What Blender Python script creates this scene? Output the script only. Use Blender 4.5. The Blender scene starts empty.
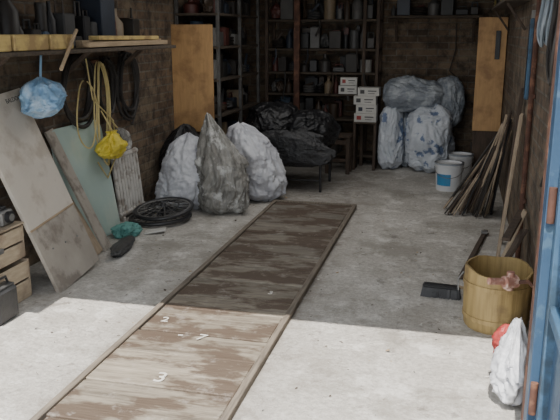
import bpy, bmesh, math, random
from mathutils import Vector, Matrix, noise, Euler
R = random.Random(7)
SC = bpy.context.scene
COL = SC.collection

# ------------------------------------------------------------------ materials
def ramp(nt, fac, stops):
    r = nt.nodes.new('ShaderNodeValToRGB')
    e = r.color_ramp.elements
    while len(e) < len(stops): e.new(0.5)
    for i,(p,c) in enumerate(stops):
        e[i].position = p
        e[i].color = (c[0],c[1],c[2],1) if not isinstance(c,(int,float)) else (c,c,c,1)
    nt.links.new(fac, r.inputs[0])
    return r.outputs[0]
def mixc(nt, fac, a, b, mode='MIX'):
    m = nt.nodes.new('ShaderNodeMix'); m.data_type='RGBA'; m.blend_type=mode
    if isinstance(fac,(int,float)): m.inputs[0].default_value=fac
    else: nt.links.new(fac, m.inputs[0])
    for s,v in ((6,a),(7,b)):
        if isinstance(v,(tuple,list)): m.inputs[s].default_value=(v[0],v[1],v[2],1)
        else: nt.links.new(v, m.inputs[s])
    return m.outputs[2]
def noi(nt, vec, scale, detail=6, rough=.6):
    n = nt.nodes.new('ShaderNodeTexNoise'); n.inputs['Scale'].default_value=scale
    n.inputs['Detail'].default_value=detail; n.inputs['Roughness'].default_value=rough
    nt.links.new(vec, n.inputs['Vector']); return n.outputs[0]
def base(name):
    m = bpy.data.materials.new(name); m.use_nodes=True
    nt = m.node_tree; b = nt.nodes['Principled BSDF']
    tc = nt.nodes.new('ShaderNodeTexCoord')
    return m, nt, b, tc.outputs['Object']
def M(name, c1, c2=None, scale=6, rough=.7, metal=0, bump=.15, bscale=40, st=(1,1,1), c3=None, s3=1.5, t3=(.5,.62), alpha=1, rot=(0,0,0), dist=.01):
    m, nt, b, v = base(name)
    mp = nt.nodes.new('ShaderNodeMapping'); mp.inputs['Scale'].default_value=st; mp.inputs['Rotation'].default_value=rot
    nt.links.new(v, mp.inputs[0]); mv = mp.outputs[0]
    c2 = c2 or tuple(x*.7 for x in c1)
    c = ramp(nt, noi(nt, mv, scale), [(.33,c1),(.67,c2)])
    if c3:
        f = ramp(nt, noi(nt, v, s3, 5), [(t3[0],0),(t3[1],1)])
        c = mixc(nt, f, c, c3)
    nt.links.new(c, b.inputs['Base Color'])
    b.inputs['Roughness'].default_value=rough; b.inputs['Metallic'].default_value=metal
    b.inputs['Alpha'].default_value=alpha
    if bump:
        bp = nt.nodes.new('ShaderNodeBump'); bp.inputs['Strength'].default_value=bump; bp.inputs['Distance'].default_value=dist
        nt.links.new(noi(nt, mv, bscale), bp.inputs['Height']); nt.links.new(bp.outputs[0], b.inputs['Normal'])
    return m
def brickmat(name, axis):
    m, nt, b, v = base(name)
    sp = nt.nodes.new('ShaderNodeSeparateXYZ'); cb = nt.nodes.new('ShaderNodeCombineXYZ')
    nt.links.new(v, sp.inputs[0]); nt.links.new(sp.outputs[axis], cb.inputs[0]); nt.links.new(sp.outputs[2], cb.inputs[1])
    br = nt.nodes.new('ShaderNodeTexBrick'); nt.links.new(cb.outputs[0], br.inputs['Vector'])
    br.inputs['Scale'].default_value=1; br.inputs['Brick Width'].default_value=.25; br.inputs['Row Height'].default_value=.078
    br.inputs['Mortar Size'].default_value=.009; br.inputs['Mortar Smooth'].default_value=.3
    br.inputs['Color1'].default_value=(.21,.145,.095,1); br.inputs['Color2'].default_value=(.10,.068,.045,1); br.inputs['Mortar'].default_value=(.17,.15,.12,1)
    f = ramp(nt, noi(nt, v, 2.2, 6), [(.45,0),(.65,.8)])
    c = mixc(nt, f, br.outputs[0], (.22,.175,.12))
    f2 = ramp(nt, noi(nt, v, 7, 7, .7), [(.43,0),(.63,.85)])
    c = mixc(nt, f2, c, (.04,.032,.026))
    nt.links.new(c, b.inputs['Base Color']); b.inputs['Roughness'].default_value=.95
    h = mixc(nt, .5, ramp(nt, br.outputs[1], [(0,1),(1,0)]), noi(nt, v, 30))
    bp = nt.nodes.new('ShaderNodeBump'); bp.inputs['Strength'].default_value=.9; bp.inputs['Distance'].default_value=.015
    nt.links.new(h, bp.inputs['Height']); nt.links.new(bp.outputs[0], b.inputs['Normal'])
    return m
def floormat():
    m, nt, b, v = base('dusty_concrete')
    c = ramp(nt, noi(nt, v, 2.2, 8, .65), [(.3,(.42,.39,.35)),(.5,(.53,.505,.465)),(.72,(.64,.615,.575))])
    f = ramp(nt, noi(nt, v, 38, 6, .75), [(.42,0),(.60,.6)])
    c = mixc(nt, f, c, (.30,.28,.25))
    f = ramp(nt, noi(nt, v, 4.5, 8, .78), [(.52,0),(.60,.7)])
    c = mixc(nt, f, c, (.72,.70,.66))
    f = ramp(nt, noi(nt, v, 1.3, 8, .75), [(.50,0),(.60,.65)])
    c = mixc(nt, f, c, (.27,.25,.215))
    f = ramp(nt, noi(nt, v, 5.5, 6, .7), [(.60,0),(.67,.6)])
    c = mixc(nt, f, c, (.16,.14,.12))
    # grime trodden in beside the timber cover
    sp = nt.nodes.new('ShaderNodeSeparateXYZ'); nt.links.new(v, sp.inputs[0])
    a1 = nt.nodes.new('ShaderNodeMath'); a1.operation='ADD'; nt.links.new(sp.outputs[0], a1.inputs[0]); a1.inputs[1].default_value=1.25
    a2 = nt.nodes.new('ShaderNodeMath'); a2.operation='ABSOLUTE'; nt.links.new(a1.outputs[0], a2.inputs[0])
    mr = nt.nodes.new('ShaderNodeMapRange'); nt.links.new(a2.outputs[0], mr.inputs[0])
    mr.inputs[1].default_value=.40; mr.inputs[2].default_value=.62; mr.inputs[3].default_value=.75; mr.inputs[4].default_value=0
    mu = nt.nodes.new('ShaderNodeMath'); mu.operation='MULTIPLY'; nt.links.new(mr.outputs[0], mu.inputs[0]); nt.links.new(ramp(nt, noi(nt, v, 9, 7, .7), [(.4,0),(.6,1)]), mu.inputs[1])
    c = mixc(nt, mu.outputs[0], c, (.22,.195,.165))
    vo = nt.nodes.new('ShaderNodeTexVoronoi'); vo.feature='DISTANCE_TO_EDGE'; vo.inputs['Scale'].default_value=.45
    nv = nt.nodes.new('ShaderNodeTexNoise'); nv.inputs['Scale'].default_value=3; nv.inputs['Detail'].default_value=6; nt.links.new(v, nv.inputs['Vector'])
    ad = nt.nodes.new('ShaderNodeVectorMath'); ad.operation='MULTIPLY_ADD'; nt.links.new(nv.outputs[1], ad.inputs[0]); ad.inputs[1].default_value=(.6,.6,.6); nt.links.new(v, ad.inputs[2])
    nt.links.new(ad.outputs[0], vo.inputs['Vector'])
    f = ramp(nt, vo.outputs[0], [(0.0,.4),(.004,0)])
    c = mixc(nt, f, c, (.20,.19,.175))
    nt.links.new(c, b.inputs['Base Color']); b.inputs['Roughness'].default_value=.95
    bp = nt.nodes.new('ShaderNodeBump'); bp.inputs['Strength'].default_value=.9; bp.inputs['Distance'].default_value=.03
    h = mixc(nt, .5, noi(nt, v, 22, 9, .7), noi(nt, v, 5, 6, .6))
    nt.links.new(h, bp.inputs['Height']); nt.links.new(bp.outputs[0], b.inputs['Normal'])
    return m
def plankmat(name, k):
    m, nt, b, v = base(name)
    mp = nt.nodes.new('ShaderNodeMapping'); mp.inputs['Scale'].default_value=(1.2,14,6); mp.inputs['Location'].default_value=(k*3.7,k*1.3,0)
    nt.links.new(v, mp.inputs[0])
    tint=[1,.82,1.14,.92][k]
    c = ramp(nt, noi(nt, mp.outputs[0], 3, 9, .65), [(.28,(.12*tint,.098*tint,.075*tint)),(.5,(.27*tint,.232*tint,.18*tint)),(.75,(.41*tint,.36*tint,.285*tint))])
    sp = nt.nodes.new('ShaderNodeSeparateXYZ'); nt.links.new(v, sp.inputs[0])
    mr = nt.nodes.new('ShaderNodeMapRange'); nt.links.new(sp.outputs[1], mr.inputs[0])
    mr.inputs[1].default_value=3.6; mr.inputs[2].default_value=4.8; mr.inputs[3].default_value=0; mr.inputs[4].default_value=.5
    c = mixc(nt, mr.outputs[0], c, (.12,.11,.098))  # shade painted into the wood: boards darken behind the sunlit front
    mp2 = nt.nodes.new('ShaderNodeMapping'); mp2.inputs['Scale'].default_value=(1,2.4,1); mp2.inputs['Location'].default_value=(3.1,.35,0); nt.links.new(v, mp2.inputs[0])
    f = ramp(nt, noi(nt, mp2.outputs[0], 2.1, 7, .62), [(.47,0),(.54,.88)])
    c = mixc(nt, f, c, (.085,.056,.038))
    f = ramp(nt, noi(nt, v, 12, 7, .7), [(.56,0),(.7,.45)])
    c = mixc(nt, f, c, (.43,.40,.36))
    nt.links.new(c, b.inputs['Base Color']); b.inputs['Roughness'].default_value=.8
    bp = nt.nodes.new('ShaderNodeBump'); bp.inputs['Strength'].default_value=.5; bp.inputs['Distance'].default_value=.01
    nt.links.new(noi(nt, mp.outputs[0], 6, 9), bp.inputs['Height']); nt.links.new(bp.outputs[0], b.inputs['Normal'])
    return m

brickY = brickmat('brick_side',1); brickX = brickmat('brick_back',0)
m_floor = floormat()
m_ceil = M('ceiling_slab',(.22,.21,.20),(.16,.15,.14),4)
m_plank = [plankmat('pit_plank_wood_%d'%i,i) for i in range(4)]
m_rail = M('rail_wood',(.24,.20,.155),(.12,.10,.08),5,.85,st=(14,1,6))
m_ply2 = M('orange_plywood_face',(.56,.34,.15),(.45,.27,.12),4,.6,st=(8,1,1.2),bump=.05,c3=(.32,.18,.08),s3=3)
m_yel = M('yellow_lumber',(.62,.48,.20),(.48,.35,.13),4,.75,st=(8,1.2,8),c3=(.33,.23,.10),s3=6)
m_tan = M('tan_wood',(.46,.35,.23),(.32,.24,.15),4,.8,st=(8,1.5,8))
m_tanv = M('tan_wood_upright',(.44,.35,.25),(.31,.24,.17),4,.8,st=(8,8,1.2))
m_dkw = M('dark_wood',(.10,.07,.05),(.05,.037,.03),4,.85,st=(8,8,1.5))
m_dkw2 = M('dark_shelf_wood',(.10,.078,.055),(.05,.038,.03),4,.9,st=(1.5,8,8))
m_crate = M('crate_wood',(.50,.41,.30),(.37,.30,.21),5,.8,st=(8,1.5,8),c3=(.28,.22,.16),s3=5)
m_white = M('aged_white_panel',(.62,.57,.50),(.55,.50,.43),3,.6,bump=.05,c3=(.46,.40,.33),s3=4)
m_greyb = M('worn_grey_board',(.42,.38,.33),(.31,.28,.24),3,.8,c3=(.23,.20,.17),s3=7)
m_blk = M('black_plastic',(.018,.018,.02),(.03,.03,.032),8,.35,bump=.3,bscale=25)
m_bagblk = M('black_bag_film',(.010,.010,.011),(.02,.02,.022),8,.33,bump=.8,bscale=14,dist=.03)
m_bagw = M('white_bag_film',(.64,.65,.68),(.52,.53,.57),5,.4,bump=.8,bscale=9,dist=.03,c3=(.42,.425,.46),s3=5)
m_bagt = M('clear_grey_bag_film',(.38,.37,.34),(.12,.115,.105),7,.2,bump=1,bscale=11,dist=.03,st=(1.6,1.6,.4),c3=(.58,.58,.56),s3=8,t3=(.54,.66))
m_bagp = M('printed_bag_film',(.68,.71,.76),(.54,.58,.63),5,.42,bump=.8,bscale=9,dist=.03,c3=(.17,.23,.37),s3=7,t3=(.56,.61))
m_bagg = M('blue_grey_bag_film',(.31,.34,.38),(.19,.215,.25),5,.4,bump=.9,bscale=9,dist=.03,c3=(.44,.47,.50),s3=6)
m_blueb = M('pale_blue_bag',(.27,.45,.66),(.19,.35,.55),7,.35,bump=.8,bscale=16,dist=.02,c3=(.42,.56,.71),s3=9)
m_yelb = M('yellow_bag',(.78,.64,.08),(.6,.47,.05),7,.4,bump=.8,bscale=16,dist=.02)
m_teal = M('teal_cloth',(.14,.33,.30),(.09,.24,.22),8,.8)
m_glass = M('green_glass_panel',(.44,.55,.51),(.39,.50,.46),2,.2,bump=0,c3=(.48,.56,.50),s3=3)
m_metal = M('grey_metal',(.26,.26,.25),(.16,.155,.15),8,.5,.5,bump=.05)
m_dmetal = M('dark_rack_metal',(.15,.15,.145),(.08,.075,.07),8,.55,.4,bump=.05)
m_rad = M('radiator_enamel',(.62,.60,.56),(.50,.48,.45),8,.5,bump=.05,c3=(.32,.28,.24),s3=9)
m_rust = M('rusty_steel',(.14,.065,.045),(.075,.04,.03),9,.8,.3,bump=.3,c3=(.22,.11,.07),s3=14)
m_blue = M('blue_door_paint',(.035,.08,.15),(.025,.06,.115),6,.5,bump=.1,c3=(.06,.115,.18),s3=9,t3=(.55,.6))
m_bluel = M('light_blue_paint',(.06,.13,.22),(.04,.095,.17),6,.5,c3=(.035,.065,.10),s3=7)
m_pot = M('yellowed_wood_stave',(.43,.31,.13),(.28,.195,.08),3,.6,st=(14,14,1),bump=.25,bscale=6,c3=(.19,.13,.065),s3=5,t3=(.5,.68))
m_pink = M('corroded_pink',(.50,.27,.22),(.30,.14,.10),14,.8,c3=(.62,.45,.38),s3=25)
m_whitep = M('white_plastic',(.68,.69,.70),(.60,.61,.62),6,.4,bump=.03)
m_label = M('blue_label',(.05,.22,.42),(.07,.28,.5),6,.5,bump=0)
m_red = M('red_print',(.4,.05,.045),(.3,.04,.035),8,.5,bump=.1)
m_cord = M('yellow_cord',(.62,.52,.25),(.46,.37,.16),9,.6)
m_hblk = M('black_hose',(.025,.023,.022),(.04,.036,.034),9,.5,bump=.05)
m_hgry = M('pale_hose',(.28,.33,.38),(.2,.25,.3),9,.4,bump=.05)
m_chalk = M('chalk',(.80,.78,.73),(.50,.46,.40),40,.95,bump=0)
m_ink = M('dark_ink',(.05,.05,.05),(.08,.08,.08),9,.6,bump=0)
m_card = M('carton_white',(.62,.61,.57),(.5,.49,.46),6,.7,bump=.03)
m_d = [M('clutter_%d'%i,c,None,8,.5,bump=.1) for i,c in enumerate([(.02,.02,.022),(.036,.03,.026),(.07,.07,.07),(.06,.04,.027),(.027,.036,.055),(.11,.105,.10),(.014,.014,.014),(.11,.035,.028),(.03,.026,.022),(.05,.045,.04)])]
m_l = [M('clutter_light_%d'%i,c,None,8,.5,bump=.1) for i,c in enumerate([(.32,.31,.29),(.11,.16,.23),(.25,.19,.12),(.32,.25,.08),(.40,.40,.38)])]

# ------------------------------------------------------------------ mesh builder
def V(*a): return Vector(a)
class MB:
    def __init__(s): s.bm=bmesh.new(); s.mats=[]
    def mi(s,m):
        if m not in s.mats: s.mats.append(m)
        return s.mats.index(m)
    def add(s, vs, fs, m, T=None, smooth=False):
        i=s.mi(m); bv=[s.bm.verts.new((T@Vector(v)) if T else Vector(v)) for v in vs]; out=[]
        for f in fs:
            try:
                q=s.bm.faces.new([bv[k] for k in f]); q.material_index=i; q.smooth=smooth; out.append(q)
            except ValueError: pass
        return bv,out
    def obox(s, T, size, m, bev=.003):
        x,y,z=[k/2 for k in size]
        vs=[(-x,-y,-z),(x,-y,-z),(x,y,-z),(-x,y,-z),(-x,-y,z),(x,-y,z),(x,y,z),(-x,y,z)]
        fs=[(0,3,2,1),(4,5,6,7),(0,1,5,4),(1,2,6,5),(2,3,7,6),(3,0,4,7)]
        bv,bf=s.add(vs,fs,m,T)
        bev=min(bev,min(size)*.3)
        if bev>0:
            es=set(e for f in bf for e in f.edges)
            r=bmesh.ops.bevel(s.bm,geom=list(es),offset=bev,segments=1,affect='EDGES',profile=.5)
            k=s.mi(m)
            for f in r['faces']: f.material_index=k
    def box(s,c,size,m,rot=(0,0,0),bev=.003):
        s.obox(Matrix.Translation(c)@Euler(rot).to_matrix().to_4x4(),size,m,bev)
    def plank(s,p0,p1,wd,w,t,m,bev=.003):
        p0=Vector(p0);p1=Vector(p1);L=(p1-p0);l=L.length;L=L/l;W=Vector(wd);W=(W-L*W.dot(L)).normalized();N=W.cross(L)
        T=Matrix((( W.x,N.x,L.x),(W.y,N.y,L.y),(W.z,N.z,L.z))).to_4x4(); T.translation=(p0+p1)/2
        s.obox(T,(w,t,l),m,bev); return T
    def cyl(s,p0,p1,r0,m,r1=None,n=16,smooth=True):
        r1=r0 if r1 is None else r1
        p0=Vector(p0);p1=Vector(p1);d=(p1-p0);l=d.length
        T=Matrix.Translation(p0)@d.to_track_quat('Z','Y').to_matrix().to_4x4()
        s.lathe([(0.0001,0),(r0,0),(r1,l),(0.0001,l)],m,T,n,smooth)
    def lathe(s,prof,m,T,n=24,smooth=True):
        vs=[];fs=[]
        for r,z in prof:
            for k in range(n):
                a=2*math.pi*k/n; vs.append((r*math.cos(a),r*math.sin(a),z))
        for j in range(len(prof)-1):
            for k in range(n):
                k2=(k+1)%n; fs.append((j*n+k,j*n+k2,(j+1)*n+k2,(j+1)*n+k))
        s.add(vs,fs,m,T,smooth)
    def tube(s,pts,r,m,n=8,closed=False):
        pts=[Vector(p) for p in pts]; N=len(pts); vs=[];fs=[]; up=None
        for i,p in enumerate(pts):
            if closed: t=pts[(i+1)%N]-pts[i-1]
            else: t=pts[min(i+1,N-1)]-pts[max(i-1,0)]
            t.normalize()
            if up is None: up=t.orthogonal().normalized()
            up=(up-t*up.dot(t)); up=up.normalized() if up.length>1e-6 else t.orthogonal().normalized()
            b=t.cross(up)
            for k in range(n):
                a=2*math.pi*k/n; vs.append(p+up*math.cos(a)*r+b*math.sin(a)*r)
        for i in range(N if closed else N-1):
            j=(i+1)%N
            for k in range(n):
                k2=(k+1)%n; fs.append((i*n+k,i*n+k2,j*n+k2,j*n+k))
        if not closed: fs.append(tuple(range(n))[::-1]); fs.append(tuple((N-1)*n+k for k in range(n)))
        s.add(vs,fs,m,None,True)
    def ring(s,c,r,rt,m,T=None,n=32,k=8):
        pts=[Vector((r*math.cos(2*math.pi*i/n),r*math.sin(2*math.pi*i/n),0)) for i in range(n)]
        T=(Matrix.Translation(c)@T) if T else Matrix.Translation(c)
        s.tube([T@p for p in pts],rt,m,k,True)
    def sack(s,c,rx,ry,h,prof,m,seed=0,lump=.14,crease=.07,folds=.0,nf=9,nu=130,nv=96,T=None,floor=True,rotz=0,lean=(0,0)):
        """crumpled plastic sack; prof = [(t,r)...] silhouette"""
        vs=[];fs=[]; off=Vector((seed*7.31,seed*3.17,seed*5.9))
        def pr(t):
            for (a,ra),(b,rb) in zip(prof,prof[1:]):
                if t<=b:
                    u=(t-a)/(b-a+1e-9); u=u*u*(3-2*u)*.5+u*.5; return ra+(rb-ra)*u
            return prof[-1][1]
        for j in range(nv+1):
            t=j/nv; r=pr(t)
            for i in range(nu):
                a=2*math.pi*i/nu; d=Vector((math.cos(a),math.sin(a),(t-.5)*1.6))
                q=d*1.0+off; w=noise.noise_vector(q*1.6)*.5; q2=q+w
                k=1+lump*2*noise.noise(q*1.3)
                rg=1-abs(noise.noise(q2*2.4))*2.6; rg2=1-abs(noise.noise(q2*5+off))*2.6; rg3=1-abs(noise.noise(q2*10+off))*2.4
                k+=crease*(rg*.9+rg2*.7+rg3*.4)
                k+=folds*(t**2)*math.sin(nf*a+4*noise.noise(q*1.5))
                x=rx*r*k*math.cos(a); y=ry*r*k*math.sin(a)
                z=h*t+h*.06*noise.noise(q*2+Vector((9,9,9)))*(1 if 0<t<1 else .5)
                x+=lean[0]*t*t; y+=lean[1]*t*t
                if floor: z=max(0,z)
                vs.append(Vector((x,y,z)))
        for j in range(nv):
            for i in range(nu):
                i2=(i+1)%nu; fs.append((j*nu+i,j*nu+i2,(j+1)*nu+i2,(j+1)*nu+i))
        fs.append(tuple(range(nu))[::-1]); fs.append(tuple(nv*nu+i for i in range(nu)))
        TT=Matrix.Translation(c)@(T if T else Matrix.Rotation(rotz,4,'Z'))
        s.add(vs,fs,m,TT,True)
    def text(s,body,size,T,m,ext=.0006):
        cu=bpy.data.curves.new('t','FONT'); cu.body=body; cu.size=size; cu.extrude=ext; cu.align_x='CENTER'; cu.align_y='CENTER'; cu.resolution_u=4
        ob=bpy.data.objects.new('t',cu); COL.objects.link(ob); dg=bpy.context.evaluated_depsgraph_get()
        me=bpy.data.meshes.new_from_object(ob.evaluated_get(dg))
        s.add([v.co.copy() for v in me.vertices],[tuple(p.vertices) for p in me.polygons],m,T)
        bpy.data.objects.remove(ob); bpy.data.meshes.remove(me)
    def done(s,name,origin0=False,sharp=40):
        bmesh.ops.recalc_face_normals(s.bm,faces=s.bm.faces)
        me=bpy.data.meshes.new(name); s.bm.normal_update()
        ang=math.radians(sharp)
        for e in s.bm.edges:
            if len(e.link_faces)==2 and len(s.bm.verts)<6000 and e.calc_face_angle(0)>ang: e.smooth=False
        s.bm.to_mesh(me); s.bm.free()
        for m in s.mats: me.materials.append(m)
        ob=bpy.data.objects.new(name,me); COL.objects.link(ob)
        if not origin0:
            xs=[v.co for v in me.vertices]
            c=Vector([(min(v[k] for v in xs)+max(v[k] for v in xs))/2 for k in range(3)]); c.z=min(v.z for v in xs)
            me.transform(Matrix.Translation(-c)); ob.location=c
        return ob
ROUND=[(0,.0),(.02,.55),(.1,.9),(.3,1),(.55,.98),(.75,.8),(.9,.5),(.97,.25),(1,.03)]
PILLOW=[(0,0),(.03,.6),(.12,.9),(.5,1),(.85,.85),(.96,.55),(1,.02)]

# ------------------------------------------------------------------ shell
XL,XR,YB,YF,H=-2.85,.5,9.0,2.5,2.4
def slab(name,lo,hi,m):
    b=MB(); lo=Vector(lo);hi=Vector(hi); b.box((lo+hi)/2,tuple(hi-lo),m,bev=0); return b.done(name,True)
slab('floor',(XL-.15,YF-.15,-.12),(XR+.15,YB+.15,0),m_floor)
slab('ground',(-8,-6,-.14),(6,YF-.15,-.004),m_floor)
slab('wall_left',(XL-.15,YF,0),(XL,YB,H),brickY)
slab('wall_right',(XR,YF,0),(XR+.15,YB,H),brickY)
slab('wall_back',(XL-.15,YB,0),(XR+.15,YB+.15,H),brickX)
slab('ceiling',(XL-.15,YF-.15,H),(XR+.15,YB+.15,H+.12),m_ceil)
b=MB()
b.box((-2.85,YF-.075,H/2),(.3,.15,H),brickX,bev=0); b.box((.505,YF-.075,H/2),(.29,.15,H),brickX,bev=0)
b.box((-1.17,YF-.075,2.27),(3.06,.15,.26),brickX,bev=0); b.done('wall_front',True)

b=MB()
b.box((.335,YF-.04,1.05),(.05,.10,2.1),m_blue); b.box((.315,YF+.03,1.05),(.012,.07,2.1),m_rust)
b.box((-2.68,YF-.04,1.05),(.05,.10,2.1),m_blue); b.box((-1.17,YF-.04,2.12),(3.06,.10,.05),m_blue)
for z in (.35,1.05,1.8): b.cyl((.325,YF-.10,z-.06),(.325,YF-.10,z+.06),.013,m_rust)
b.done('trim_1',True)
b=MB()
b.box((.375,1.72,1.05),(.012,1.35,2.05),m_blue)
b.box((.355,2.365,1.05),(.035,.045,2.05),m_bluel); b.box((.355,1.07,1.05),(.035,.045,2.05),m_bluel)
for z in (.06,.7,1.35,2.04): b.box((.355,1.72,z),(.03,1.25,.045),m_bluel)
for y in (1.3,1.5,1.7,1.9,2.1): b.box((.366,y,1.05),(.01,.012,2.0),m_blue)
b.box((.345,1.2,1.05),(.02,.03,.14),m_metal)
b.done('door_1')

# ------------------------------------------------------------------ inspection pit cover
b=MB(); y=2.1; i=0
while y<6.38:
    w=R.choice([.22,.25,.28,.31,.34]); w=min(w,6.4-y)
    if 6.4-(y+w)<.08: w=6.4-y
    x0=-1.615+R.uniform(-.006,.006); x1=-.885+R.uniform(-.006,.006)
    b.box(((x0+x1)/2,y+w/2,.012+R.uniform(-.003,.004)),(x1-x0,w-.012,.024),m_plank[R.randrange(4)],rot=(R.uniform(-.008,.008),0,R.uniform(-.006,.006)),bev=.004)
    y+=w; i+=1
b.box((-1.635,4.25,.018),(.034,4.32,.036),m_rail); b.box((-.865,4.25,.018),(.034,4.32,.036),m_rail)
b.box((-1.25,6.42,.018),(.80,.035,.036),m_rail)
for s_,x,yy,a,sz in (('3',-1.27,2.80,.05,.13),('7',-1.24,3.27,-.1,.10),('-',-1.36,3.28,.2,.10),('2',-1.52,3.45,.1,.09),('3',-1.05,4.0,0,.07)):
    b.text(s_,sz,Matrix.Translation((x,yy,.0305))@Matrix.Rotation(a,4,'Z'),m_chalk,.001)
b.done('inspection_pit_cover',True)

# ------------------------------------------------------------------ left wall group
b=MB()
p0=V(-2.38,4.03,.012); p1=V(-2.81,3.90,1.215); L=(p1-p0).normalized()
Wd=(V(0,1,0)-L*L.y).normalized(); N=Wd.cross(L)
mid=p0+(p1-p0)*.34
b.plank(mid,p1,(0,1,0),.56,.028,m_white); b.plank(p0,mid,(0,1,0),.56,.026,m_greyb)
b.plank(mid+N*.003,mid+L*.012+N*.003,(0,1,0),.56,.034,m_tan)
T=Matrix(((Wd.x,L.x,N.x),(Wd.y,L.y,N.y),(Wd.z,L.z,N.z))).to_4x4(); T.translation=p0+(p1-p0)*.955+N*.0152+Wd*.165
b.text('BALDOOR',.042,T,m_ink)
for k in range(3): b.box(p0+(p1-p0)*.2+N*.016+V(0,-.15+.15*k,0),(.01,.012,.012),m_metal)
b.done('painted_board')
b=MB(); b.plank((-2.50,4.66,.008),(-2.825,4.50,.92),(0,1,0),.11,.02,m_greyb); b.plank((-2.505,4.52,.008),(-2.77,4.44,.56),(0,1,0),.15,.018,m_tanv); b.done('leaning_boards')
b=MB()
w,h,r=.76,.93,.09
out=[(-w/2,0),(w/2,0)]+[(w/2-r+r*math.cos(t*math.pi/12),h-r+r*math.sin(t*math.pi/12)) for t in range(7)]+[(-w/2+r-r*math.sin(t*math.pi/12),h-r+r*math.cos(t*math.pi/12)) for t in range(7)]
T=Matrix.Translation((-2.68,4.86,.004))@Matrix(((0,-.15,1,0),(1,0,0,0),(0,.985,.15,0),(0,0,0,1)))
n=len(out); vs=[(x,y,0) for x,y in out]+[(x,y,.008) for x,y in out]
b.add(vs,[tuple(range(n))[::-1],tuple(range(n,2*n))]+[(i,(i+1)%n,n+(i+1)%n,n+i) for i in range(n)],m_glass,T)
b.done('glass_pane')
b=MB()
for z0,hh,dx in ((.0,.25,0),(.255,.21,.02)):
    xc=-2.66-dx
    b.box((xc,3.42,z0+.012),(.30,.5,.02),m_crate)
    for yy in (3.175,3.665): b.box((xc,yy,z0+hh/2),(.30,.016,hh-.01),m_crate)
    for xx in (xc-.145,xc+.145):
        b.box((xx,3.42,z0+hh*.26),(.014,.48,hh*.42),m_crate); b.box((xx,3.42,z0+hh*.74),(.014,.48,hh*.42),m_crate)
    b.box((xc+.157,3.42,z0+hh*.5),(.012,.06,.03),m_metal)
b.box((-2.68,3.42,.475),(.32,.50,.014),m_crate)
b.done('wooden_drawer_box')
b=MB(); b.box((-2.60,3.56,.53),(.10,.12,.09),m_metal,bev=.01); b.cyl((-2.55,3.56,.535),(-2.525,3.56,.535),.036,m_blk); b.cyl((-2.527,3.56,.535),(-2.52,3.56,.535),.022,m_metal)
b.box((-2.60,3.56,.585),(.05,.05,.022),m_blk); b.tube([(-2.6,3.50,.575),(-2.6,3.46,.60),(-2.6,3.45,.55),(-2.6,3.49,.5)],.006,m_blk); b.done('old_lamp_housing')
b=MB(); b.box((-2.44,3.28,.10),(.09,.2,.2),m_blk,bev=.02); b.box((-2.44,3.28,.205),(.07,.16,.012),m_d[2]); b.tube([(-2.44,3.21,.2),(-2.44,3.23,.25),(-2.44,3.33,.25),(-2.44,3.35,.2)],.008,m_blk); b.done('battery_case')
b=MB(); b.sack((-2.38,4.66,0),.06,.22,.07,PILLOW,m_d[2],seed=3,lump=.2,crease=.1,rotz=.2,nu=70,nv=40); b.done('rubber_strip_roll')
b=MB(); b.sack((-2.52,5.04,0),.08,.10,.12,ROUND,m_teal,seed=5,lump=.3,crease=.16,nu=70,nv=50); b.done('crumpled_rag')
b=MB(); b.plank((-2.42,5.16,.006),(-2.26,5.22,.03),(0,1,0),.12,.012,m_card); b.done('paper_scrap')
b=MB()
T0=Matrix.Translation((-2.765,5.66,.0))@Matrix.Rotation(-.10,4,'Y')
for k in range(9):
    y=-.22+k*.055
    b.obox(T0@Matrix.Translation((0,y,.31)),(.035,.034,.56),m_rad,.012)
for z in (.06,.56): b.cyl(T0@V(0,-.245,z),T0@V(0,.245,z),.022,m_rad)
b.obox(T0@Matrix.Translation((-.02,0,.31)),(.008,.46,.54),m_d[1])
b.box((-2.765,5.46,.02),(.05,.03,.04),m_rad); b.box((-2.765,5.86,.02),(.05,.03,.04),m_rad)
b.done('ribbed_radiator')
b=MB(); 
for zz,ox,oy,tl,rr_ in ((.03,-2.46,5.57,.0,.26),(.105,-2.43,5.58,.13,.25)):
    Tg=Matrix.Translation((ox,oy,zz))@Matrix.Rotation(tl,4,'X')@Matrix.Rotation(-.05,4,'Y')
    b.ring((0,0,0),rr_,.017,m_blk,Tg,48,10); b.ring((0,0,0),rr_*.91,.009,m_metal,Tg@Matrix.Translation((0,0,.004)),48)
    b.ring((0,0,0),rr_*.55,.006,m_blk,Tg@Matrix.Translation((0,0,.018)),36)
    for k in range(28):
        a=2*math.pi*k/28; c,s_=math.cos(a),math.sin(a); a2=a+(.35 if k%2 else -.35)
        b.tube([Tg@V(rr_*.9*c,rr_*.9*s_,.006),Tg@V(.03*math.cos(a2),.03*math.sin(a2),.03)],.004,m_metal if k%2 else m_blk,5)
    b.lathe([(.0001,-.02),(.03,-.02),(.03,.04),(.018,.055),(.0001,.058)],m_blk,Tg,16)
b.done('spoked_wheel')
b=MB()
b.box((-2.60,4.15,1.485),(.5,3.3,.025),m_dkw2)
for y in (2.8,3.8,4.8,5.7): b.plank((-2.83,y,1.3),(-2.62,y,1.47),(0,1,0),.04,.03,m_dkw)
b.done('lumber_shelf')
b=MB(); y=2.75
for w in (.42,.30,.36,.28): 
    b.box((-2.40,y+w/2,1.545),(.09,w-.02,.09),m_yel,bev=.006); b.box((-2.50,y+w/2+.03,1.543),(.09,w-.04,.088),m_yel,bev=.006); y+=w+R.uniform(.0,.03)
b.plank((-2.37,4.3,1.523),(-2.43,5.75,1.523),(0,0,1),.035,.05,m_tan); b.plank((-2.45,4.35,1.525),(-2.50,5.78,1.525),(0,0,1),.05,.05,m_tan); 
b.plank((-2.42,4.5,1.565),(-2.46,5.6,1.56),(0,0,1),.03,.08,m_yel)
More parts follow.
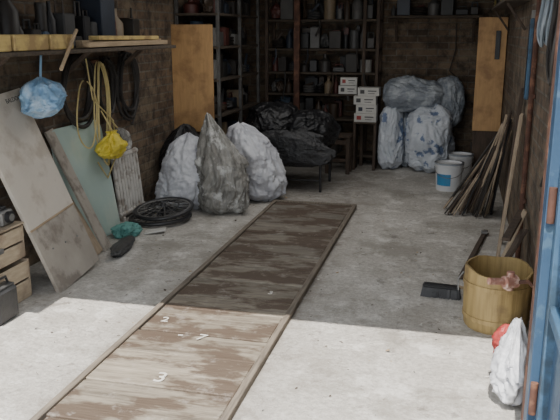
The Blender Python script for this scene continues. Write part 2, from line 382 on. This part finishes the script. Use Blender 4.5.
b.plank((-2.33,3.90,1.38),(-2.33,4.12,1.62),(0,1,0),.018,.018,m_tan)
b.done('stacked_lumber')

def clutter(name,x0,x1,y0,y1,z,hmin,hmax,seed,axis='y',light=.12,rows=1):
    rr=random.Random(seed); b=MB()
    for row in range(rows):
        if axis=='y': c0=x0+(x1-x0)*row/rows; c1=x0+(x1-x0)*(row+1)/rows; a0,a1=y0,y1
        else: c0=y0+(y1-y0)*row/rows; c1=y0+(y1-y0)*(row+1)/rows; a0,a1=x0,x1
        dep=c1-c0; p=a0
        while p<a1-.04:
            w=rr.uniform(.05,.19); w=min(w,a1-p); h=rr.uniform(hmin,hmax); m=rr.choice(m_l) if rr.random()<light else rr.choice(m_d)
            kind=rr.randrange(7); q=p+w/2; cc=c0+dep*rr.uniform(.45,.55)
            r_=min(w,dep)*.46
            def P(a,c,zz): return V(c,a,zz) if axis=='y' else V(a,c,zz)
            if kind<2:
                d=min(dep*.85,rr.uniform(.12,.3)); sz=(d,w*.92,h) if axis=='y' else (w*.92,d,h)
                b.box(P(q,cc,z+h/2),sz,m,rot=(0,0,rr.uniform(-.1,.1)),bev=.006)
                sz2=(d*.6,w*.5,.012) if axis=='y' else (w*.5,d*.6,.012)
                b.box(P(q,cc,z+h+.004),sz2,rr.choice(m_d))
            elif kind==2:
                b.lathe([(.0001,0),(r_,0),(r_,h*.9),(r_*1.05,h*.9),(r_*1.05,h*.97),(r_*.9,h),(.0001,h)],m,Matrix.Translation(P(q,cc,z)),16)
            elif kind==3:
                b.lathe([(.0001,0),(r_,0),(r_,h*.6),(r_*.35,h*.8),(r_*.35,h),(.0001,h)],m,Matrix.Translation(P(q,cc,z)),16)
            elif kind==4:
                sz=(dep*.6,w*.9,h*.55) if axis=='y' else (w*.9,dep*.6,h*.55)
                b.box(P(q,cc,z+h*.275),sz,m,bev=.01)
                b.tube([P(q-w*.3,cc,z+h*.54),P(q-w*.28,cc,z+h*.8),P(q+w*.28,cc,z+h*.8),P(q+w*.3,cc,z+h*.54)],.008,rr.choice(m_d))
            elif kind==5:
                b.sack(P(q,cc,z),w*.48,dep*.42,h*.8,ROUND,rr.choice(m_d),seed=seed+int(p*50),lump=.25,crease=.12,floor=True,nu=28,nv=20)
            else:
                for k in range(3): b.ring(P(q,cc,z+.02+k*.03),r_*.9,.014,m,None,20,6)
                b.plank(P(q-w*.3,cc+.02,z+.08),P(q+w*.3,cc+.02,z+h*.9),(1,.3,0),.03,.02,rr.choice(m_d))
            p+=w+.004
    return b.done(name)
clutter('workshop_clutter',-2.84,-2.58,2.9,5.75,1.499,.12,.46,1,'y',.15)
def coil(b,c,ax,ry,rz,n,m,r,seed):
    rr=random.Random(seed); pts=[]
    for k in range(n):
        a0=rr.uniform(-.15,.15); ky=ry*rr.uniform(.8,1.1); kz=rz*rr.uniform(.85,1.1)
        for i in range(28):
            a=2*math.pi*i/28+math.pi/2
            pts.append(V(c[0]+ax*(.008*k)+.008*math.sin(3*a), c[1]+ky*math.cos(a)+a0*.2, c[2]+kz*(math.sin(a)-1)))
    pts=[(pts[max(i-1,0)]+pts[i]*2+pts[min(i+1,len(pts)-1)])/4 for i in range(len(pts))]
    b.tube(pts,r,m,6); return pts
b=MB(); coil(b,(-2.815,5.78,1.43),1,.18,.28,4,m_hblk,.014,2); b.tube([(-2.82,5.66,1.43),(-2.81,5.89,1.35),(-2.81,5.98,1.0),(-2.82,5.85,.8)],.012,m_hblk); b.box((-2.83,5.78,1.43),(.04,.03,.03),m_rust); b.done('rubber_hose_coil')
b=MB(); coil(b,(-2.81,4.92,1.43),1,.24,.26,4,m_hblk,.016,4); b.box((-2.83,4.92,1.43),(.04,.03,.03),m_rust); b.done('black_cable_coil')
b=MB(); coil(b,(-2.81,5.38,1.40),1,.14,.24,3,m_hblk,.016,6); b.box((-2.83,5.38,1.40),(.04,.03,.03),m_rust); b.done('inner_tube_coil')
b=MB(); coil(b,(-2.74,5.14,1.38),1,.12,.42,3,m_cord,.0065,9); coil(b,(-2.73,4.9,1.25),1,.16,.24,1,m_cord,.006,11)
b.tube([(-2.74,4.95,1.42),(-2.72,4.98,1.1),(-2.72,5.3,.9),(-2.73,5.35,.62),(-2.72,5.15,.45),(-2.73,5.02,.6)],.006,m_cord); b.box((-2.80,5.14,1.38),(.11,.025,.025),m_rust); b.done('yellow_cord_coil')
b=MB(); b.sack((-2.62,4.13,1.06),.12,.145,.26,[(0,0),(.05,.5),(.2,.9),(.5,1),(.8,.75),(1,.15)],m_blueb,seed=21,lump=.25,crease=.1,folds=.2,floor=False,nu=90,nv=70); b.tube([(-2.62,4.13,1.30),(-2.60,4.13,1.47)],.008,m_blueb); b.done('blue_plastic_bag')
b=MB(); b.sack((-2.64,5.12,.62),.08,.14,.22,[(0,0),(.05,.6),(.2,.95),(.5,1),(.75,.6),(.92,.25),(1,.35)],m_yelb,seed=23,lump=.3,crease=.12,folds=.25,floor=False,nu=80,nv=60); b.tube([(-2.64,5.12,.84),(-2.73,5.12,1.0)],.006,m_cord)
b.sack((-2.68,5.32,.64),.06,.09,.20,ROUND,m_bagt,seed=25,lump=.3,crease=.12,floor=False,nu=70,nv=50); b.tube([(-2.68,5.32,.82),(-2.74,5.30,.9)],.006,m_cord); b.done('hanging_plastic_bags')

# ------------------------------------------------------------------ refuse sacks
def sackobj(name,*a,**k):
    b=MB(); b.sack(*a,**k); return b.done(name)
sackobj('black_refuse_sack',(-2.575,6.50,0),.22,.22,.72,ROUND,m_bagblk,seed=31,lump=.1)
sackobj('white_refuse_sack',(-2.40,6.05,0),.25,.18,.70,[(0,0),(.02,.6),(.1,.95),(.35,1),(.6,.92),(.8,.68),(.93,.42),(1,.05)],m_bagw,seed=32,folds=.06,lean=(.02,.04),crease=.09)
sackobj('clear_refuse_sack',(-2.01,6.00,0),.24,.19,.88,[(0,0),(.02,.65),(.1,.95),(.3,1),(.5,.88),(.68,.62),(.82,.38),(.92,.2),(1,.08)],m_bagt,seed=33,folds=.24,nf=7,lean=(-.16,.05),crease=.11)
sackobj('white_refuse_sack',(-1.88,6.56,0),.27,.21,.74,[(0,0),(.02,.65),(.1,.95),(.3,1),(.6,.9),(.8,.68),(.93,.42),(1,.05)],m_bagw,seed=36,folds=.08,lean=(-.14,0),crease=.09)
b=MB(); b.box((-1.66,7.3,.40),(.78,.66,.03),m_dkw)
for x in (-2.01,-1.31):
    for y in (7.02,7.58): b.cyl((x,y,0),(x,y,.39),.014,m_blk,n=10)
b.tube([(-2.01,7.02,.12),(-1.31,7.02,.12)],.008,m_blk); b.done('low_table')
b=MB(); b.sack((-1.86,7.28,.418),.27,.30,.47,PILLOW,m_bagblk,seed=41,floor=True); b.sack((-1.47,7.30,.418),.25,.28,.40,PILLOW,m_bagblk,seed=42,floor=True)
b.sack((-1.60,6.90,.28),.38,.055,.36,PILLOW,m_bagblk,seed=43,floor=False,lump=.25); b.done('black_bag_pile')

# ------------------------------------------------------------------ left rack with orange panel
b=MB()
b.box((-2.64,6.92,1.14),(.46,.02,1.08),m_ply2); b.box((-2.64,6.935,.30),(.44,.012,.6),m_dkw)
b.done('plywood_panel')
b=MB()
for y in (7.0,7.75,8.5):
    b.box((-2.38,y,1.0),(.035,.035,2.0),m_dmetal); b.box((-2.82,y,1.0),(.035,.035,2.0),m_dmetal)
for z in (.35,.75,1.12,1.45,1.78): b.box((-2.6,7.75,z),(.46,1.54,.025),m_dkw2)
b.done('metal_rack')
for i,z in enumerate((.363,.763,1.133,1.463,1.793)): clutter('rack_clutter',-2.8,-2.42,7.04,8.46,z,.12,.28,50+i,'y',.12,2)

# ------------------------------------------------------------------ back shelving
b=MB()
for x in (-2.3,-1.1,-.94): b.box((x,8.62,1.0),(.04,.04,2.0),m_dkw)
for x in (-2.3,-1.1,-.94): b.box((x,8.96,1.0),(.04,.04,2.0),m_dkw)
for z in (.12,.56,.86,1.12,1.40,1.74): b.box((-1.62,8.79,z),(1.4,.38,.026),m_dkw2)
b.done('storage_shelves')
for i,(z,h0,h1) in enumerate(((.134,.2,.38),(.574,.14,.25),(.874,.1,.21),(1.134,.1,.23),(1.414,.14,.29),(1.754,.15,.35))):
    clutter('shelf_clutter',-2.26,-.98 if z>1.0 else -1.38,8.64,8.95,z,h0,h1,70+i,'x',.10,2)
b=MB(); rr=random.Random(77)
for k in range(9):
    x=-2.2+k*.14+rr.uniform(-.04,.04); z0=rr.choice((1.72,1.38,1.10)); l=rr.uniform(.12,.3)
    b.tube([(x,8.575,z0+.03),(x+.01,8.56,z0-l*.4),(x+rr.uniform(-.05,.05),8.56,z0-l)],rr.uniform(.006,.014),rr.choice(m_d+[m_hblk]))
b.done('hanging_cables')
b=MB(); b.box((-1.88,8.44,H/2),(.07,.05,H),m_rust); b.box((-1.88,8.44,.01),(.14,.12,.02),m_rust); b.done('steel_post')
def carton(b,c,s_,m,lab):
    b.box(c,s_,m,bev=.002); b.box((c[0]-s_[0]*.28,c[1]-s_[1]/2-.001,c[2]),(s_[0]*.2,.003,s_[2]*.45),lab,bev=0); b.box((c[0]+s_[0]*.18,c[1]-s_[1]/2-.001,c[2]+s_[2]*.1),(s_[0]*.4,.003,s_[2]*.12),m_ink,bev=0); b.box((c[0]+s_[0]*.15,c[1]-s_[1]/2-.001,c[2]-s_[2]*.2),(s_[0]*.3,.003,s_[2]*.06),m_ink,bev=0)
b=MB(); b.box((-1.03,8.42,.565),(.28,.24,.02),m_dkw2); b.box((-1.15,8.42,.28),(.03,.22,.555),m_dkw); b.box((-.91,8.42,.28),(.03,.22,.555),m_dkw)
b.done('side_stand')
b=MB()
carton(b,(-1.03,8.42,.625),(.26,.18,.10),m_card,m_red); carton(b,(-1.02,8.42,.727),(.24,.18,.10),m_card,m_d[4]); carton(b,(-1.04,8.42,.829),(.26,.18,.10),m_card,m_d[2])
carton(b,(-1.0,8.42,.929),(.25,.18,.096),m_card,m_ink)
b.done('carton_stack')
b=MB(); carton(b,(-1.27,8.55,.935),(.22,.09,.10),m_card,m_ink); carton(b,(-1.26,8.55,1.035),(.20,.09,.09),m_card,m_red); b.box((-1.27,8.55,.871),(.22,.08,.018),m_dkw2); b.plank((-1.27,8.59,.80),(-1.27,8.53,.862),(1,0,0),.03,.012,m_metal); b.done('carton_stack')
b=MB(); b.box((-1.30,8.12,.44),(.30,.24,.03),m_dkw)
for x in (-1.42,-1.18):
    for y in (8.03,8.21): b.box((x,y,.215),(.045,.035,.43),m_dkw)
b.box((-1.30,8.03,.16),(.22,.02,.04),m_dkw); b.box((-1.30,8.03,.37),(.22,.02,.05),m_dkw); b.done('wooden_stool')
b=MB(); b.box((-.30,8.85,1.78),(1.1,.28,.03),m_dkw2)
for x in (-.75,.15): b.plank((x,8.98,1.5),(x,8.75,1.76),(1,0,0),.03,.03,m_dkw)
b.done('ledge_shelf'); clutter('ledge_clutter',-.82,.2,8.72,8.97,1.797,.08,.3,91,'x',.2)
b=MB(); b.tube([(-.05,8.96,1.7),(-.04,8.95,1.4),(-.10,8.95,1.15),(.02,8.96,1.05)],.006,m_hblk); b.done('hanging_wire')
b=MB()
b.sack((-.74,8.50,0),.14,.20,.76,PILLOW,m_bagp,seed=61)
b.sack((-.27,8.50,0),.28,.25,.78,PILLOW,m_bagp,seed=62)
b.sack((-.56,8.72,0),.10,.16,.70,PILLOW,m_bagg,seed=63)
b.sack((-.84,8.52,.89),.18,.17,.70,PILLOW,m_bagg,seed=64,floor=False,T=Matrix.Rotation(math.radians(90),4,'Y'))
b.sack((-.10,8.66,.50),.18,.16,.60,PILLOW,m_bagg,seed=65,floor=False)
b.done('printed_sack_pile')
def bucket(name,x,y,r,h,lid=True,lab=m_label):
    b=MB(); T=Matrix.Translation((x,y,0))
    b.lathe([(.0001,.004),(r*.86,0),(r*.97,h*.86),(r*1.04,h*.86),(r*1.04,h*.9),(r,h*.9),(r*1.02,h),(r*.93,h),(r*.9,h*.93) ,(.0001,h*.93)],m_whitep,T,36)
    if lid: b.lathe([(r*.9,h),(r*1.06,h),(r*1.06,h*.95)],m_bagg,T,36)
    n=14; vs=[];fs=[]
    for k in range(n+1):
        a=math.radians(-150+k*5.0)
        for z in (h*.2,h*.62):
            rr_=r*(.86+.11*z/(h*.86))+.002; vs.append((rr_*math.cos(a),rr_*math.sin(a),z))
    for k in range(n): fs.append((2*k,2*k+2,2*k+3,2*k+1))
    b.add(vs,fs,lab,T,True)
    b.tube([T@V(r*1.04*math.cos(a),-abs(r*1.04*math.sin(a))-.01,h*.85-.1*math.sin(a)) for a in [math.pi*k/12 for k in range(13)]],.003,m_metal)
    b.done(name)
bucket('paint_bucket',-.03,7.48,.145,.29)
bucket('paint_bucket',.09,8.00,.13,.30,lab=m_d[4])
b=MB(); b.box((.33,8.37,.16),(.26,.3,.32),m_blk,bev=.02); b.box((.33,8.37,.34),(.28,.32,.03),m_d[2],bev=.01); b.done('storage_crate')
b=MB(); b.box((.34,8.14,1.15),(.30,.02,1.22),m_ply2); b.box((.40,8.122,1.47),(.05,.02,.30),m_blk); b.box((.34,8.155,.27),(.28,.016,.54),m_dkw)
b.done('plywood_sheet')

# ------------------------------------------------------------------ right side
b=MB(); rr=random.Random(5)
cols=[m_dkw,m_d[0],m_d[1],m_tanv,m_dkw,m_d[3],m_dkw,m_tanv,m_d[8],m_tanv]
for k in range(38):
    u=k/37; x0=-.06+.44*u+rr.uniform(-.02,.02); y0=6.35+rr.uniform(-.05,.3)
    x1=.40+rr.uniform(0,.07); y1=6.9-.9*u+rr.uniform(-.1,.1); z1=.62+.30*u+rr.uniform(-.05,.09)
    b.plank((x0,y0,.012),(x1,y1,z1),(0,1,rr.uniform(-.3,.3)),rr.uniform(.018,.045),rr.uniform(.008,.02),rr.choice(cols))
b.done('bundle_of_wood_strips')
b=MB(); b.plank((.36,5.15,.012),(.47,5.45,1.02),(0,1,0),.09,.02,m_tanv); b.plank((.40,5.55,.012),(.475,5.6,1.2),(0,1,0),.05,.03,m_dkw); b.done('leaning_planks')
b=MB(); b.cyl((.475,4.9,.0),(.475,4.9,2.2),.018,m_rust); 
for z in (.5,1.2,1.9): b.box((.487,4.9,z),(.02,.06,.03),m_rust)
b.done('rusty_pipe')
b=MB(); b.box((.475,5.25,1.42),(.03,.05,.55),m_bluel,bev=.008); b.box((.457,5.25,1.42),(.006,.02,.48),m_blk); b.box((.48,5.25,1.72),(.03,.02,.06),m_metal); b.done('spirit_level')
b=MB(); coil(b,(.47,4.35,1.86),-1,.13,.16,4,m_hgry,.010,14); b.box((.48,4.3,1.86),(.03,.03,.03),m_rust); b.done('garden_hose_coil')
b=MB(); coil(b,(.46,3.75,1.86),-1,.12,.24,3,m_hblk,.010,15); b.tube([(.46,3.8,1.6),(.47,3.9,1.3),(.475,3.7,1.0),(.47,3.95,.8)],.008,m_hblk); b.box((.48,3.75,1.86),(.035,.03,.03),m_rust); b.done('air_hose_coil')
b=MB(); b.box((.40,6.9,1.84),(.19,2.4,.025),m_dkw2)
for y in (5.9,7.9): b.plank((.485,y,1.62),(.34,y,1.82),(0,1,0),.03,.02,m_dkw)
b.done('side_shelf'); clutter('side_shelf_clutter',.32,.48,5.75,8.05,1.853,.08,.2,95,'y',.2)
b=MB(); b.plank((.10,4.62,.014),(.30,5.85,.014),(1,.0,0),.035,.022,m_dkw); b.box((.285,5.75,.03),(.05,.06,.02),m_metal); b.done('timber_batten')
b=MB()
Tb=Matrix.Translation((-.02,4.27,0))@Matrix.Rotation(-.10,4,'Z')
b.obox(Tb@Matrix.Translation((0,0,.068)),(.23,.055,.022),m_blk,.006)
rr=random.Random(3)
for k in range(420):
    x=rr.uniform(-.112,.112); y=rr.uniform(-.026,.026); b.plank(Tb@V(x*1.06+rr.uniform(-.004,.004),y*1.5,0.0),Tb@V(x,y,.06),(1,0,0),.006,.006,m_blk,0)
b.tube([Tb@V(.10,0,.075),Tb@V(.15,.01,.07),Tb@V(.20,.02,.06)],.010,m_tan)
b.done('hand_brush')
b=MB(); T=Matrix.Translation((.285,3.90,0))
n=72; prof=[(.165,0),(.174,.02),(.180,.10),(.183,.18),(.184,.25),(.183,.30),(.181,.35)]
vs=[];fs=[]
def rimz(a,z): return z if z<.27 else z-.03*max(0,math.sin(a+2.6))-.005*math.sin(5*a)
def ringv(rad,z,g=1): 
    for k in range(n):
        a=2*math.pi*k/n; r2=rad-(.004*g if k%4==0 else 0); vs.append((r2*math.cos(a),r2*math.sin(a),rimz(a,z)))
ringv(.001,0,0)
for r_,z in prof: ringv(r_,z)
for r_,z in reversed(prof): ringv(r_-.012,max(z,.01),0)
ringv(.001,.01,0)
rows=len(vs)//n
for j in range(rows-1):
    for k in range(n): fs.append((j*n+k,j*n+(k+1)%n,(j+1)*n+(k+1)%n,(j+1)*n+k))
b.add(vs,fs,m_pot,T,True)
for zz,rad in ((.07,.179),(.26,.185)): b.lathe([(rad,zz-.012),(rad+.003,zz-.012),(rad+.003,zz+.012),(rad,zz+.012),(rad,zz-.012)],m_pot,T,48)
b.tube([T@V(-.187,0,.30),T@V(-.215,-.02,.26),T@V(-.21,-.04,.2)],.005,m_metal)
b.done('old_barrel',sharp=60)
b=MB(); b.cyl((.30,3.66,.335),(.36,3.70,.335),.035,m_pink); b.cyl((.315,3.68,.335),(.22,3.62,.35),.018,m_pink); b.cyl((.33,3.68,.29),(.33,3.68,.39),.02,m_pink); b.tube([(.34,3.69,.33),(.42,3.66,.35),(.475,3.64,.3),(.48,3.64,.0)],.012,m_rust); b.done('corroded_tap')
b=MB(); b.plank((.24,4.30,.012),(.46,4.45,.42),(0,1,0),.12,.018,m_dkw); b.plank((.30,4.6,.012),(.47,4.62,.5),(0,1,0),.08,.018,m_tanv); b.plank((.33,4.15,.43),(.46,4.75,.46),(1,0,0),.05,.02,m_dkw); b.done('wood_offcuts')
b=MB(); b.sack((.32,3.05,0),.075,.12,.38,[(0,0),(.03,.6),(.15,.95),(.45,1),(.7,.6),(.9,.35),(1,.2)],m_bagw,seed=81,lump=.3,crease=.15,folds=.2,nu=90,nv=70)
b.sack((.285,3.13,.16),.05,.06,.16,ROUND,m_red,seed=82,lump=.3,crease=.2,floor=False,nu=60,nv=40)
b.done('shopping_bag')

b=MB(); rr=random.Random(11); dm=[m_greyb,m_card,m_dkw,m_tan,m_d[2]]
for k in range(520):
    for _ in range(20):
        x=rr.uniform(-2.3,.3); y=rr.uniform(2.6,8.2)
        if not(-1.67<x<-.83 and y<6.5): break
    s_=rr.uniform(.003,.012)*(2 if rr.random()<.08 else 1)
    vs=[Vector((rr.uniform(-1,1),rr.uniform(-1,1),rr.uniform(0,.8)))*s_ for _ in range(5)]
    for v in vs: v.z=max(v.z,0)
    b.add([v+V(x,y,.0) for v in vs],[(0,1,2),(0,2,3),(0,3,4),(1,2,4),(0,1,4),(2,3,4)],rr.choice(dm))
b.done('floor_debris')

# ------------------------------------------------------------------ added overhead fill light with unseen fixture
b=MB(); b.box((-1.2,6.0,2.36),(.12,1.3,.06),m_whitep,bev=.01); b.cyl((-1.2,5.4,2.31),(-1.2,6.6,2.31),.015,m_whitep); b.done('added_fill_fixture')
def area(loc,size,sy,e,rot=(0,0,0),col=(1,1,1)):
    l=bpy.data.lights.new('lamp','AREA'); l.shape='RECTANGLE'; l.size=size; l.size_y=sy; l.energy=e; l.color=col
    o=bpy.data.objects.new('added_area_light',l); o.location=loc; o.rotation_euler=rot; COL.objects.link(o); return o
area((-1.2,5.8,2.27),1.6,2.6,26,col=(1,.98,.95))  # added fill to brighten the interior, no such source in view
p=area((-1.17,YF-.2,1.05),3.0,2.1,1,rot=(math.radians(90),0,0)); p.data.cycles.is_portal=True; p.name='sky_portal'

sun=bpy.data.lights.new('sun','SUN'); sun.energy=9.0; sun.angle=.009; sun.color=(1,.95,.88)
so=bpy.data.objects.new('sun',sun); COL.objects.link(so)
d=Vector((.06,1.30,-2.08)); so.rotation_euler=d.to_track_quat('-Z','Y').to_euler()
w=bpy.data.worlds.new('world'); SC.world=w; w.use_nodes=True; nt=w.node_tree
bg=nt.nodes['Background']; bg.inputs[0].default_value=(.90,.95,1,1); bg.inputs[1].default_value=2.7

cam=bpy.data.cameras.new('camera'); cam.sensor_width=36; cam.lens=45.4; cam.clip_start=.05
co=bpy.data.objects.new('camera',cam); COL.objects.link(co); co.location=(0,0,1.6)
co.rotation_euler=(math.radians(90-14.1),0,math.radians(13.9)); SC.camera=co
